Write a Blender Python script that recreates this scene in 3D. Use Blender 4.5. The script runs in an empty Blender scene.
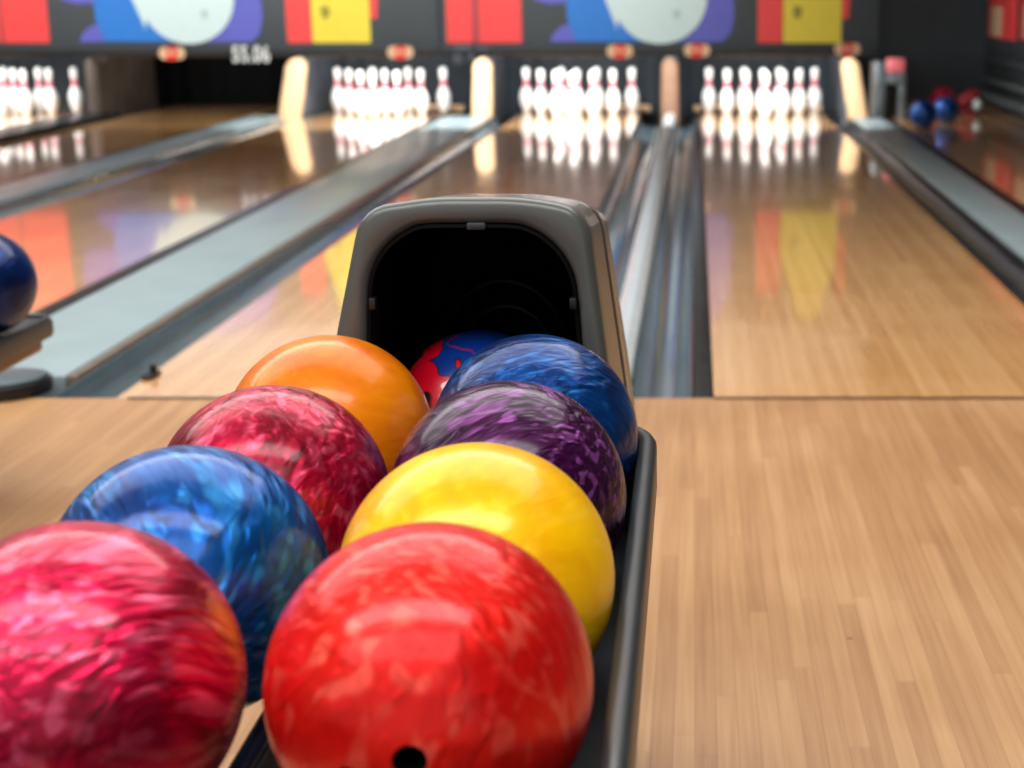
import bpy, bmesh, math, random
from mathutils import Vector, Matrix, Quaternion

random.seed(7)
scene = bpy.context.scene
COL = scene.collection
PI = math.pi
H = 1.02                      # camera height above the lanes
F_PX = 1600.0                 # focal length in pixels of a 1024 px wide frame
PITCH = math.radians(13.8)
CX = 695.0                    # column of the picture the lanes run towards


def at(x, y, Y):
    """World X and Z of the point seen at picture column x, row y at distance Y down the lanes."""
    ang = PITCH - math.atan((384.0 - y) / F_PX)
    drop = Y * math.tan(ang)
    zc = Y * math.cos(PITCH) + drop * math.sin(PITCH)
    return (x - CX) / F_PX * zc, H - drop


# ------------------------------------------------------------------ materials
def lin(c):
    return tuple((v / 12.92 if v <= 0.04045 else ((v + 0.055) / 1.055) ** 2.4) for v in (k / 255.0 for k in c)) + (1.0,)


def base_mat(name):
    m = bpy.data.materials.new(name)
    m.use_nodes = True
    nt = m.node_tree
    return m, nt, nt.nodes['Principled BSDF']


def N(nt, kind, **kw):
    n = nt.nodes.new(kind)
    for k, v in kw.items():
        setattr(n, k, v)
    return n


def L(nt, a, b):
    nt.links.new(a, b)


def math_node(nt, op, a, b=None, c=None):
    n = N(nt, 'ShaderNodeMath', operation=op)
    for i, v in enumerate((a, b, c)):
        if v is None:
            continue
        if isinstance(v, (int, float)):
            n.inputs[i].default_value = v
        else:
            L(nt, v, n.inputs[i])
    return n.outputs[0]


def ramp(nt, fac, stops):
    r = N(nt, 'ShaderNodeValToRGB')
    els = r.color_ramp.elements
    while len(els) < len(stops):
        els.new(0.5)
    for e, (p, c) in zip(els, stops):
        e.position = p
        e.color = c
    L(nt, fac, r.inputs[0])
    return r.outputs[0]


def mixc(nt, fac, a, b, mode='MIX'):
    n = N(nt, 'ShaderNodeMix', data_type='RGBA', blend_type=mode)
    for i, v in ((0, fac), (6, a), (7, b)):
        if isinstance(v, (int, float)):
            n.inputs[i].default_value = v
        elif isinstance(v, tuple):
            n.inputs[i].default_value = v
        else:
            L(nt, v, n.inputs[i])
    return n.outputs[2]


def plain(name, rgb, rough=0.4, metal=0.0, coat=0.0, var=0.12, scale=14.0, bump=0.0, spec=0.5):
    """Plain surface with a little procedural unevenness of colour and gloss."""
    m, nt, p = base_mat(name)
    tc = N(nt, 'ShaderNodeTexCoord')
    nz = N(nt, 'ShaderNodeTexNoise')
    nz.inputs['Scale'].default_value = scale
    nz.inputs['Detail'].default_value = 4
    L(nt, tc.outputs['Object'], nz.inputs['Vector'])
    c = lin(rgb)
    lo = tuple(v * (1 - var) for v in c[:3]) + (1,)
    hi = tuple(min(1, v * (1 + var)) for v in c[:3]) + (1,)
    L(nt, ramp(nt, nz.outputs['Fac'], [(0.3, lo), (0.7, hi)]), p.inputs['Base Color'])
    p.inputs['Roughness'].default_value = rough
    p.inputs['Metallic'].default_value = metal
    p.inputs['Coat Weight'].default_value = coat
    p.inputs['Coat Roughness'].default_value = 0.05
    p.inputs['Specular IOR Level'].default_value = spec
    if bump:
        b = N(nt, 'ShaderNodeBump')
        b.inputs['Strength'].default_value = bump
        b.inputs['Distance'].default_value = 0.002
        n2 = N(nt, 'ShaderNodeTexNoise')
        n2.inputs['Scale'].default_value = 900
        L(nt, tc.outputs['Object'], n2.inputs['Vector'])
        L(nt, n2.outputs['Fac'], b.inputs['Height'])
        L(nt, b.outputs[0], p.inputs['Normal'])
    return m


def wood(name, c0, c1, c2, rough, coat, board=0.0268, length=1.15, specks=0.0, line=0.35):
    m, nt, p = base_mat(name)
    tc = N(nt, 'ShaderNodeTexCoord')
    sep = N(nt, 'ShaderNodeSeparateXYZ')
    L(nt, tc.outputs['Object'], sep.inputs[0])
    bx = math_node(nt, 'DIVIDE', sep.outputs[0], board)
    bi = math_node(nt, 'FLOOR', bx)
    w1 = N(nt, 'ShaderNodeTexWhiteNoise', noise_dimensions='1D')
    L(nt, bi, w1.inputs['W'])
    yy = math_node(nt, 'MULTIPLY_ADD', w1.outputs['Value'], 7.3, math_node(nt, 'DIVIDE', sep.outputs[1], length))
    si = math_node(nt, 'FLOOR', yy)
    comb = N(nt, 'ShaderNodeCombineXYZ')
    L(nt, bi, comb.inputs[0])
    L(nt, si, comb.inputs[1])
    w2 = N(nt, 'ShaderNodeTexWhiteNoise', noise_dimensions='2D')
    L(nt, comb.outputs[0], w2.inputs['Vector'])
    # fine grain, long along the boards
    gv = N(nt, 'ShaderNodeCombineXYZ')
    L(nt, math_node(nt, 'MULTIPLY', sep.outputs[0], 130.0), gv.inputs[0])
    L(nt, math_node(nt, 'MULTIPLY', sep.outputs[1], 3.2), gv.inputs[1])
    L(nt, math_node(nt, 'MULTIPLY', w2.outputs['Value'], 37.0), gv.inputs[2])
    g = N(nt, 'ShaderNodeTexNoise')
    g.inputs['Scale'].default_value = 1.0
    g.inputs['Detail'].default_value = 5
    g.inputs['Distortion'].default_value = 0.2
    L(nt, gv.outputs[0], g.inputs['Vector'])
    # broad wear
    big = N(nt, 'ShaderNodeTexNoise')
    big.inputs['Scale'].default_value = 2.2
    big.inputs['Detail'].default_value = 3
    L(nt, tc.outputs['Object'], big.inputs['Vector'])
    t = math_node(nt, 'MULTIPLY', w2.outputs['Value'], 0.26)
    t = math_node(nt, 'MULTIPLY_ADD', g.outputs['Fac'], 0.62, t)
    t = math_node(nt, 'MULTIPLY_ADD', big.outputs['Fac'], 0.45, t)
    t = math_node(nt, 'SUBTRACT', t, 0.18)
    col = ramp(nt, t, [(0.12, lin(c0)), (0.5, lin(c1)), (0.85, lin(c2))])
    fr = math_node(nt, 'FRACT', bx)
    edge = math_node(nt, 'LESS_THAN', math_node(nt, 'ABSOLUTE', math_node(nt, 'SUBTRACT', fr, 0.5)), 0.47)
    inv = math_node(nt, 'SUBTRACT', 1.0, edge)
    fry = math_node(nt, 'FRACT', yy)
    endl = math_node(nt, 'MULTIPLY', math_node(nt, 'LESS_THAN', fry, 0.003), 0.4)
    seam = math_node(nt, 'MULTIPLY', math_node(nt, 'MAXIMUM', inv, endl), line)
    col = mixc(nt, seam, col, tuple(v * 0.4 for v in lin(c0)[:3]) + (1,))
    if specks:
        sv = N(nt, 'ShaderNodeVectorMath', operation='MULTIPLY')
        L(nt, tc.outputs['Object'], sv.inputs[0])
        sv.inputs[1].default_value = (3.4, 6.4, 1)
        vo = N(nt, 'ShaderNodeTexVoronoi')
        vo.inputs['Scale'].default_value = 1.0
        L(nt, sv.outputs[0], vo.inputs['Vector'])
        dot = math_node(nt, 'LESS_THAN', vo.outputs['Distance'], 0.022)
        col = mixc(nt, math_node(nt, 'MULTIPLY', dot, specks), col, lin((70, 48, 30)))
    L(nt, col, p.inputs['Base Color'])
    r = math_node(nt, 'MULTIPLY_ADD', big.outputs['Fac'], 0.12, rough - 0.06)
    L(nt, r, p.inputs['Roughness'])
    p.inputs['Coat Weight'].default_value = coat
    p.inputs['Coat Roughness'].default_value = 0.06
    return m


def ball_mat(name, dark, mid, light, streak=0.62, pearl=0.25, seed=0.0, sharp=0.10, contrast=1.0, ripple=0.0045):
    """Pearl resin: soft clouds of two tones with short bright flake streaks under a clear polished coat."""
    m, nt, p = base_mat(name)
    tc = N(nt, 'ShaderNodeTexCoord')
    mp = N(nt, 'ShaderNodeMapping')
    mp.inputs['Location'].default_value = (seed, seed * 1.7, seed * 0.6)
    mp.inputs['Rotation'].default_value = (0.4 + seed, 0.8, seed * 0.5)
    L(nt, tc.outputs['Object'], mp.inputs['Vector'])
    a = N(nt, 'ShaderNodeTexNoise')
    a.inputs['Scale'].default_value = 16.0
    a.inputs['Detail'].default_value = 3
    a.inputs['Distortion'].default_value = 0.5
    L(nt, mp.outputs[0], a.inputs['Vector'])
    # bend the flake direction from place to place
    lo = N(nt, 'ShaderNodeTexNoise')
    lo.inputs['Scale'].default_value = 7.0
    lo.inputs['Detail'].default_value = 0
    L(nt, mp.outputs[0], lo.inputs['Vector'])
    wv = N(nt, 'ShaderNodeVectorMath', operation='MULTIPLY_ADD')
    L(nt, lo.outputs['Color'], wv.inputs[0])
    wv.inputs[1].default_value = (0.07, 0.07, 0.07)
    L(nt, mp.outputs[0], wv.inputs[2])
    masks = []
    for rot, sc in (((0.3, 0.2, 0.0), 105.0), ((0.5, 1.1, 0.8), 80.0)):
        st = N(nt, 'ShaderNodeMapping')
        st.inputs['Rotation'].default_value = rot
        st.inputs['Scale'].default_value = (0.22, 1.0, 0.8)
        L(nt, wv.outputs[0], st.inputs['Vector'])
        b = N(nt, 'ShaderNodeTexNoise')
        b.inputs['Scale'].default_value = sc
        b.inputs['Detail'].default_value = 0.0
        L(nt, st.outputs[0], b.inputs['Vector'])
        s = ramp(nt, b.outputs['Fac'], [(streak - sharp * 0.4, (0, 0, 0, 1)), (streak + sharp, (1, 1, 1, 1))])
        bw = N(nt, 'ShaderNodeRGBToBW')
        L(nt, s, bw.inputs[0])
        masks.append(bw.outputs[0])
    both = math_node(nt, 'MAXIMUM', masks[0], masks[1])
    patch = ramp(nt, a.outputs['Fac'], [(0.36, (0.25, 0.25, 0.25, 1)), (0.58, (1, 1, 1, 1))])
    pb = N(nt, 'ShaderNodeRGBToBW')
    L(nt, patch, pb.inputs[0])
    f = math_node(nt, 'MULTIPLY', math_node(nt, 'MULTIPLY', both, pb.outputs[0]), contrast)
    col = ramp(nt, a.outputs['Fac'], [(0.36, lin(dark)), (0.6, lin(mid))])
    col = mixc(nt, f, col, lin(light))
    L(nt, col, p.inputs['Base Color'])
    p.inputs['Metallic'].default_value = pearl
    rp = N(nt, 'ShaderNodeMapping')
    rp.inputs['Rotation'].default_value = (0.2, 0.6, 1.1)
    rp.inputs['Scale'].default_value = (0.28, 1.0, 0.8)
    L(nt, wv.outputs[0], rp.inputs['Vector'])
    rn = N(nt, 'ShaderNodeTexNoise')
    rn.inputs['Scale'].default_value = 85.0
    rn.inputs['Detail'].default_value = 1.0
    rn.inputs['Distortion'].default_value = 0.5
    L(nt, rp.outputs[0], rn.inputs['Vector'])
    bu = N(nt, 'ShaderNodeBump')
    bu.inputs['Strength'].default_value = 1.0
    bu.inputs['Distance'].default_value = ripple
    L(nt, rn.outputs['Fac'], bu.inputs['Height'])
    L(nt, bu.outputs[0], p.inputs['Normal'])
    p.inputs['Roughness'].default_value = 0.36
    p.inputs['Specular IOR Level'].default_value = 0.15
    p.inputs['Coat Weight'].default_value = 0.4
    p.inputs['Coat Roughness'].default_value = 0.15
    p.inputs['Coat IOR'].default_value = 1.5
    return m


M = {}
M['approach'] = wood('approach_maple', (150, 105, 65), (178, 134, 90), (199, 157, 111), 0.38, 0.15, board=0.0305, specks=0.9, line=0.30)
M['lane'] = wood('lane_maple', (188, 134, 80), (220, 168, 110), (236, 190, 136), 0.17, 0.95, length=5.0, line=0.2)
M['subfloor'] = plain('subfloor_dark', (26, 27, 28), 0.7)
M['gutter'] = plain('gutter_grey_plastic', (84, 104, 112), 0.2, 0.25, coat=0.4, var=0.15, scale=5)
M['gutter_dark'] = plain('gutter_edge_dark', (34, 38, 41), 0.32, 0.2, var=0.6, scale=18)
M['cap'] = plain('capping_pale_grey', (140, 158, 162), 0.42, 0.0, coat=0.1, var=0.06, scale=4)
M['cap_edge'] = plain('capping_edge_brown', (110, 100, 90), 0.35)
M['alu'] = plain('divider_bright_metal', (196, 208, 212), 0.28, 0.3, var=0.08)
M['slate'] = plain('end_cap_slate', (76, 90, 97), 0.42, 0.0, coat=0.1)
M['black'] = plain('black_plastic', (14, 14, 15), 0.38, var=0.2)
M['tray'] = plain('tray_charcoal_plastic', (38, 43, 45), 0.40, coat=0.12, var=0.15, scale=30)
M['rail'] = plain('rail_blue_black', (22, 28, 44), 0.25, 0.3)
M['bezel'] = plain('hood_grey_painted', (82, 86, 83), 0.34, 0.2, coat=0.2, var=0.05, bump=0.12)
M['shell'] = plain('hood_shell_grey', (96, 92, 86), 0.22, 0.45, coat=0.3, var=0.05, bump=0.05)
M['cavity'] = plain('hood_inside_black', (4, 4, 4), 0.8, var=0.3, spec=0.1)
M['mask'] = plain('masking_charcoal', (68, 76, 80), 0.6, var=0.08, scale=3)
M['valance'] = plain('valance_black', (38, 43, 46), 0.5)
M['red'] = plain('print_red', (240, 72, 72), 0.5, var=0.03)
M['redshade'] = plain('print_dull_red', (176, 66, 74), 0.5, var=0.03)
M['yellow'] = plain('print_yellow', (232, 214, 66), 0.5, var=0.03)
M['yellowdot'] = plain('print_olive', (150, 142, 48), 0.5, var=0.03)
M['blue'] = plain('print_blue', (40, 122, 208), 0.5, var=0.05)
M['violet'] = plain('print_violet', (94, 98, 190), 0.5, var=0.05)
M['pale'] = plain('print_pale_aqua', (204, 228, 226), 0.5, var=0.02)
M['palegrey'] = plain('print_pale_grey', (176, 200, 200), 0.5, var=0.02)
M['cream'] = plain('emblem_cream', (226, 190, 150), 0.4, var=0.1)
M['emred'] = plain('emblem_red', (232, 60, 44), 0.4, var=0.1)
M['white'] = plain('white_paint', (225, 232, 230), 0.4)
M['pin'] = plain('pin_white', (240, 242, 238), 0.25, coat=0.5, var=0.02)
M['pinred'] = plain('pin_red_band', (228, 72, 104), 0.3, coat=0.5, var=0.05)
M['post'] = plain('kickback_peach', (236, 196, 150), 0.4, var=0.05)
M['plate'] = plain('kickback_grey', (74, 82, 90), 0.55, var=0.2, scale=6)
M['plate_brown'] = plain('kickback_brown', (70, 60, 51), 0.6, var=0.25, scale=6)
M['curtain'] = plain('pit_curtain_slate', (40, 48, 54), 0.8, var=0.2, scale=4)
M['wall'] = plain('wall_slate', (52, 60, 63), 0.8, var=0.06, scale=2)
M['walllight'] = plain('wall_pale', (178, 176, 170), 0.8, var=0.04, scale=2)
M['ceiling'] = plain('ceiling_pale', (190, 188, 182), 0.85, var=0.04, scale=2)
M['steel'] = plain('brushed_steel', (100, 108, 111), 0.38, 0.6, var=0.25, scale=9)
M['pinkred'] = plain('dull_pink', (176, 86, 92), 0.5)
M['darkred'] = plain('dark_red_cloth', (118, 12, 28), 0.55, var=0.2)
M['skirtreflect'] = plain('skirt_floor_reflection', (120, 82, 52), 0.4, coat=0.2, var=0.2, scale=20)  # wood reflection under the tray put into the skirt's colour
M['ledge'] = plain('ledge_grey', (112, 118, 120), 0.5)
M['hole'] = plain('finger_hole_black', (10, 9, 9), 0.5)


# ------------------------------------------------------------------ mesh helpers
def bm_new():
    return bmesh.new()


def finish(bm, name, mats, parent=None, loc=(0, 0, 0), smooth=True, angle=40):
    bmesh.ops.recalc_face_normals(bm, faces=bm.faces[:])
    me = bpy.data.meshes.new(name)
    bm.to_mesh(me)
    bm.free()
    for m in (mats if isinstance(mats, (list, tuple)) else [mats]):
        me.materials.append(m)
    if smooth:
        me.polygons.foreach_set('use_smooth', [True] * len(me.polygons))
        me.set_sharp_from_angle(angle=math.radians(angle))
    o = bpy.data.objects.new(name, me)
    COL.objects.link(o)
    o.location = loc
    if parent:
        o.parent = parent
    return o


def add_box(bm, x0, x1, y0, y1, z0, z1, bevel=0.0, segs=2, mat=0):
    r = bmesh.ops.create_cube(bm, size=1.0)
    vs = r['verts']
    for v in vs:
        v.co = Vector(((x0 + x1) / 2 + v.co.x * (x1 - x0), (y0 + y1) / 2 + v.co.y * (y1 - y0), (z0 + z1) / 2 + v.co.z * (z1 - z0)))
    fs = set(f for v in vs for f in v.link_faces)
    for f in fs:
        f.material_index = mat
    if bevel:
        es = list(set(e for v in vs for e in v.link_edges))
        bmesh.ops.bevel(bm, geom=es, offset=bevel, segments=segs, affect='EDGES', profile=0.5)


def add_prism(bm, pts, y0, y1, axis='Y', mat=0, bevel=0.0, segs=2):
    """Solid with outline pts: (x,z) run along Y, (x,y) run along Z, (y,z) run along X."""
    def P(p, t):
        if axis == 'Y':
            return (p[0], t, p[1])
        if axis == 'Z':
            return (p[0], p[1], t)
        return (t, p[0], p[1])
    a = [bm.verts.new(P(p, y0)) for p in pts]
    b = [bm.verts.new(P(p, y1)) for p in pts]
    n = len(pts)
    fs = [bm.faces.new(a), bm.faces.new(list(reversed(b)))]
    for i in range(n):
        fs.append(bm.faces.new((a[i], b[i], b[(i + 1) % n], a[(i + 1) % n])))
    for f in fs:
        f.material_index = mat
    if bevel:
        es = list(set(list(fs[0].edges) + list(fs[1].edges)))
        bmesh.ops.bevel(bm, geom=es, offset=bevel, segments=segs, affect='EDGES', profile=0.5)


def add_tube(bm, p0, p1, r, n=16, r1=None, mat=0):
    p0, p1 = Vector(p0), Vector(p1)
    d = (p1 - p0)
    q = d.to_track_quat('Z', 'Y')
    mtx = Matrix.Translation((p0 + p1) / 2) @ q.to_matrix().to_4x4()
    res = bmesh.ops.create_cone(bm, cap_ends=True, segments=n, radius1=r, radius2=r if r1 is None else r1, depth=d.length, matrix=mtx)
    for f in set(f for v in res['verts'] for f in v.link_faces):
        f.material_index = mat


def add_lathe(bm, prof, n=32, mat_of=None):
    rings = []
    for (r, z) in prof:
        if r < 1e-5:
            rings.append([bm.verts.new((0, 0, z))])
        else:
            rings.append([bm.verts.new((r * math.cos(2 * PI * i / n), r * math.sin(2 * PI * i / n), z)) for i in range(n)])
    for k in range(len(rings) - 1):
        a, b = rings[k], rings[k + 1]
        mi = mat_of((prof[k][1] + prof[k + 1][1]) / 2) if mat_of else 0
        for i in range(n):
            j = (i + 1) % n
            if len(a) == 1 and len(b) == 1:
                continue
            if len(a) == 1:
                f = bm.faces.new((a[0], b[j], b[i]))
            elif len(b) == 1:
                f = bm.faces.new((a[i], a[j], b[0]))
            else:
                f = bm.faces.new((a[i], a[j], b[j], b[i]))
            f.material_index = mi


def loft(bm, loops, cap_first=False, cap_last=False, mat=0, mats=None):
    rings = [[bm.verts.new(p) for p in lp] for lp in loops]
    n = len(rings[0])
    for k in range(len(rings) - 1):
        for i in range(n):
            j = (i + 1) % n
            f = bm.faces.new((rings[k][i], rings[k][j], rings[k + 1][j], rings[k + 1][i]))
            f.material_index = mats[k] if mats else mat
    if cap_first:
        bm.faces.new(rings[0]).material_index = mat
    if cap_last:
        bm.faces.new(list(reversed(rings[-1]))).material_index = mat


def sweep(bm, path, prof, closed_prof=True, mat=0):
    """Sweep profile (n, z) along an XY path; n is measured to the right of travel."""
    rings = []
    for i, p in enumerate(path):
        a = Vector(path[max(i - 1, 0)])
        b = Vector(path[min(i + 1, len(path) - 1)])
        t = (b - a).normalized()
        nrm = Vector((t.y, -t.x))
        rings.append([bm.verts.new((p[0] + nrm.x * n_, p[1] + nrm.y * n_, z)) for n_, z in prof])
    m = len(prof)
    for k in range(len(rings) - 1):
        for i in range(m if closed_prof else m - 1):
            j = (i + 1) % m
            bm.faces.new((rings[k][i], rings[k][j], rings[k + 1][j], rings[k + 1][i])).material_index = mat
    if closed_prof:
        bm.faces.new(rings[0])
        bm.faces.new(list(reversed(rings[-1])))


def rounded_poly(corners, seg=8):
    """corners: (x, z, radius) in order; returns the outline with rounded corners."""
    out = []
    n = len(corners)
    for i in range(n):
        p = Vector(corners[i][:2])
        a = Vector(corners[i - 1][:2])
        b = Vector(corners[(i + 1) % n][:2])
        r = corners[i][2]
        if r <= 0:
            out.append((p.x, p.y))
            continue
        u, w = (a - p).normalized(), (b - p).normalized()
        half = u.angle(w) / 2
        d = r / math.tan(half)
        c = p + (u + w).normalized() * (r / math.sin(half))
        s, e = p + u * d - c, p + w * d - c
        a0 = math.atan2(s.y, s.x)
        a1 = math.atan2(e.y, e.x)
        da = (a1 - a0 + PI) % (2 * PI) - PI
        for k in range(seg + 1):
            t = a0 + da * k / seg
            out.append((c.x + r * math.cos(t), c.y + r * math.sin(t)))
    return out


def polar(poly, c, n):
    """Resample an outline at n equal angles about c."""
    res = []
    m = len(poly)
    for k in range(n):
        t = 2 * PI * k / n
        d = Vector((math.cos(t), math.sin(t)))
        best = None
        for i in range(m):
            a = Vector(poly[i]) - Vector(c)
            b = Vector(poly[(i + 1) % m]) - Vector(c)
            e = b - a
            den = d.x * e.y - d.y * e.x
            if abs(den) < 1e-12:
                continue
            s = (a.x * e.y - a.y * e.x) / den
            q = (a.x * d.y - a.y * d.x) / den
            if s > 0 and -1e-6 <= q <= 1 + 1e-6 and (best is None or s > best):
                best = s
        res.append((c[0] + d.x * best, c[1] + d.y * best))
    return res


# ------------------------------------------------------------------ tagging
def tag(o, label, cat, group=None, kind=None):
    o['label'] = label
    o['category'] = cat
    if group:
        o['group'] = group
    if kind:
        o['kind'] = kind
    return o


def thing(name, label, cat, loc=(0, 0, 0), group=None):
    o = bpy.data.objects.new(name, None)
    o.empty_display_size = 0.05
    COL.objects.link(o)
    o.location = loc
    return tag(o, label, cat, group)


def struct(o, label=None, cat=None):
    o['kind'] = 'structure'
    if label:
        o['label'] = label
        o['category'] = cat
    return o


def boxobj(name, mat, x0, x1, y0, y1, z0, z1, bevel=0.0, parent=None):
    bm = bm_new()
    if parent is None:
        cx, cy = (x0 + x1) / 2, (y0 + y1) / 2
        add_box(bm, x0, x1, y0, y1, z0, z1, bevel)
        return finish(bm, name, mat, None)
    pl = parent.location
    add_box(bm, x0 - pl.x, x1 - pl.x, y0 - pl.y, y1 - pl.y, z0 - pl.z, z1 - pl.z, bevel)
    return finish(bm, name, mat, parent)


# ------------------------------------------------------------------ the room
FOUL = 4.0
END = 14.9
LANE = {                     # lane floors: x0, x1 and centre of the pins
    'a': (-6.34, -5.29, -5.82),
    'b': (-4.78, -3.76, None),
    'c': (-3.185, -2.165, -2.632),
    'd': (-1.493, -0.468, -1.003),
    'e': (0.049, 1.098, 0.577),
    'f': (1.62, 2.68, None),
}
struct(boxobj('floor', M['approach'], -8.0, 2.95, -2.5, FOUL, -0.12, 0.0),
       'pale maple approach floor of narrow boards in front of the foul line', 'floor')
struct(boxobj('floor_under_lanes', M['subfloor'], -8.0, 2.95, FOUL, 16.6, -0.2, -0.13))
for k, lab in (('a', 'glossy maple lane ending at the pins cut by the picture edge'),
               ('b', 'glossy maple lane ending at the dark pit with no pins'),
               ('c', 'glossy maple lane leading to the pins between the dark pit and the hood'),
               ('d', 'glossy maple lane behind the ball return hood'),
               ('e', 'broad glossy maple lane beside the hood reflecting a yellow panel'),
               ('f', 'dim maple lane along the dark side wall')):
    x0, x1, _ = LANE[k]
    struct(boxobj('floor_lane', M['lane'], x0, x1, FOUL, END if k != 'f' else 15.6, -0.12, 0.0), lab, 'lane')
struct(boxobj('wall_end', M['wall'], -8.0, 2.95, 16.6, 16.75, -0.2, 3.4), 'dark slate end wall beyond the lanes', 'wall')
struct(boxobj('wall_right', M['wall'], 2.95, 3.1, -2.5, 16.75, -0.2, 3.4), 'dark slate side wall beside the dim lane', 'wall')
struct(boxobj('wall_left', M['walllight'], -8.15, -8.0, -2.5, 16.75, -0.2, 3.4))
struct(boxobj('wall_bulkhead', M['walllight'], -8.0, 1.356, 12.36, 12.5, 1.53, 3.4))
struct(boxobj('ceiling', M['ceiling'], -8.15, 3.1, -2.5, 16.75, 3.4, 3.5))


def strip(name, mat, x0, x1, y0, y1, z0, z1, label, cat, group=None, bevel=0.004):
    o = boxobj(name, mat, x0, x1, y0, y1, z0, z1, bevel)
    return tag(o, label, cat, group)


# foul line
tag(boxobj('foul_line', M['black'], LANE['d'][0] + 0.03, LANE['d'][1], FOUL - 0.012, FOUL + 0.008, 0.0, 0.0016), 'thin dark foul line across the lane behind the hood', 'foul line', 'foul lines')
tag(boxobj('foul_line', M['black'], LANE['e'][0], LANE['f'][1], FOUL - 0.012, FOUL + 0.008, 0.0, 0.0016), 'thin dark foul line across the broad lane beside the hood', 'foul line', 'foul lines')
foulD = boxobj


def gutter(x0, x1, label, mat=None, y1=13.5, depth=0.085):
    """Half round channel between x0 and x1, lips level with the lane."""
    n = 20
    w = (x1 - x0) / 2
    cx = (x0 + x1) / 2
    pts = []
    for i in range(n + 1):
        t = PI * i / n
        pts.append((cx - w * 0.96 * math.cos(t), -0.006 - depth * math.sin(t)))
    top = [(x0, -0.004)] + pts + [(x1, -0.004)]
    low = [(x1, -0.128), (x0, -0.128)]
    bm = bm_new()
    add_prism(bm, top + low, FOUL + 0.005, y1)
    o = finish(bm, 'gutter', mat or M['gutter'], angle=30)
    tag(o, label, 'gutter', 'gutters along the lanes')
    return o


def rail(x0, x1, label, z=0.004, y1=13.5, mat=None):
    bm = bm_new()
    add_box(bm, x0, x1, FOUL + 0.005, y1, -0.128, z, 0.006)
    o = finish(bm, 'lane_edge_rail', mat or M['gutter_dark'])
    return tag(o, label, 'rail', 'dark edge rails of the lanes')


def capping(x0, x1, label, z=0.012, y0=4.01, y1=13.5):
    bm = bm_new()
    add_box(bm, x0, x1, y0, y1, -0.128, z, 0.008, mat=0)
    bm.faces.ensure_lookup_table()
    o = finish(bm, 'divider_capping', M['cap'])
    tag(o, label, 'capping', 'pale cappings between lane pairs')
    return o


# between the lanes, from the far left
gutter(-5.285, -5.12, 'narrow gutter along the lane cut by the picture edge', M['gutter_dark'])
rail(-5.10, -4.79, 'broad dark rail beside the lane with no pins', 0.045, 13.5, M['gutter_dark'])
rail(-3.755, -3.70, 'dark edge rail on the far side of the lane with no pins')
capping(-3.695, -3.455, 'narrow pale capping beyond the reflecting lane with the red reflection')
gutter(-3.45, -3.19, 'grey gutter beside the narrow pale capping')
rail(-2.162, -2.075, 'dark edge rail along the broad pale capping')
ca = capping(-2.07, -1.702, 'broad pale grey capping running from the small slate end cap', y0=4.2)
tag(boxobj('capping_edge_strip', M['cap_edge'], -1.699, -1.672, 4.2, 13.5, -0.128, 0.010, 0.004), 'brownish edge strip along the broad pale capping', 'edge strip')
gutter(-1.668, -1.497, 'slate grey gutter beside the broad pale capping')
gutter(-0.464, -0.252, 'shiny gutter between the hood and the bright metal divider')
gutter(-0.168, -0.008, 'grey blue gutter beside the rough dark rail of the broad lane')
rail(-0.005, 0.046, 'rough dark rail along the edge of the broad lane', 0.003)
gutter(1.102, 1.288, 'dark gutter on the wall side of the broad lane', M['gutter_dark'])
capping(1.292, 1.525, 'pale capping between the broad lane and the dim lane', 0.014, y1=13.2)
rail(1.53, 1.615, 'dark edge rail along the dim lane', y1=13.2)
rail(2.685, 2.76, 'dark low rail between dim lane and side wall', 0.02, 15.6)

# bright metal divider right of the hood, with a ridge and its end block
dv = thing('metal_divider', 'bright metal divider between the two gutters beside the hood', 'divider', (-0.21, FOUL + 0.05, -0.128))
bm = bm_new()
add_prism(bm, rounded_poly([(-0.04, 0.0, 0), (0.04, 0.0, 0), (0.04, 0.152, 0.008), (0.012, 0.164, 0.008), (-0.012, 0.164, 0.008), (-0.04, 0.152, 0.008)][::1], 4), 0.0, 9.4)
finish(bm, 'divider_body', M['alu'], dv)
bm = bm_new()
add_box(bm, -0.045, 0.045, -0.04, 0.02, 0.129, 0.172, 0.01)
finish(bm, 'end_block', M['black'], dv)['label'] = 'black end block'

# slate end cap at the front of the broad pale capping
e = thing('capping_end_cap', 'slate grey rounded end cap at the front of the broad pale capping', 'end cap', (-1.915, 3.965, 0.0))
pts = rounded_poly([(-0.22, -0.02, 0.05), (0.222, -0.02, 0.12), (0.222, 0.19, 0.07), (-0.22, 0.19, 0.03)], 8)
bm = bm_new()
add_prism(bm, pts, 0.0, 0.036, 'Z', bevel=0.004)
finish(bm, 'cap_base', M['black'], e)['label'] = 'black base of the end cap'
pts2 = rounded_poly([(-0.212, -0.012, 0.045), (0.214, -0.012, 0.113), (0.214, 0.182, 0.064), (-0.212, 0.182, 0.028)], 8)
bm = bm_new()
add_prism(bm, pts2, 0.036, 0.046, 'Z', bevel=0.006)
finish(bm, 'cap_top', M['slate'], e)

# little black bracket on the lane edge
bx, bz = at(150, 375, 4.32)
br = thing('lane_bracket', 'small black bracket on the lane edge by the slate gutter', 'bracket', (-1.492, 4.22, 0.0))
bm = bm_new()
add_box(bm, -0.002, 0.03, -0.03, 0.05, 0.0005, 0.012, 0.004)
finish(bm, 'bracket_plate', M['black'], br)
bm = bm_new()
add_tube(bm, (0.014, 0.03, 0.0121), (0.014, 0.03, 0.03), 0.010)
finish(bm, 'bracket_stud', M['black'], br)

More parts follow.
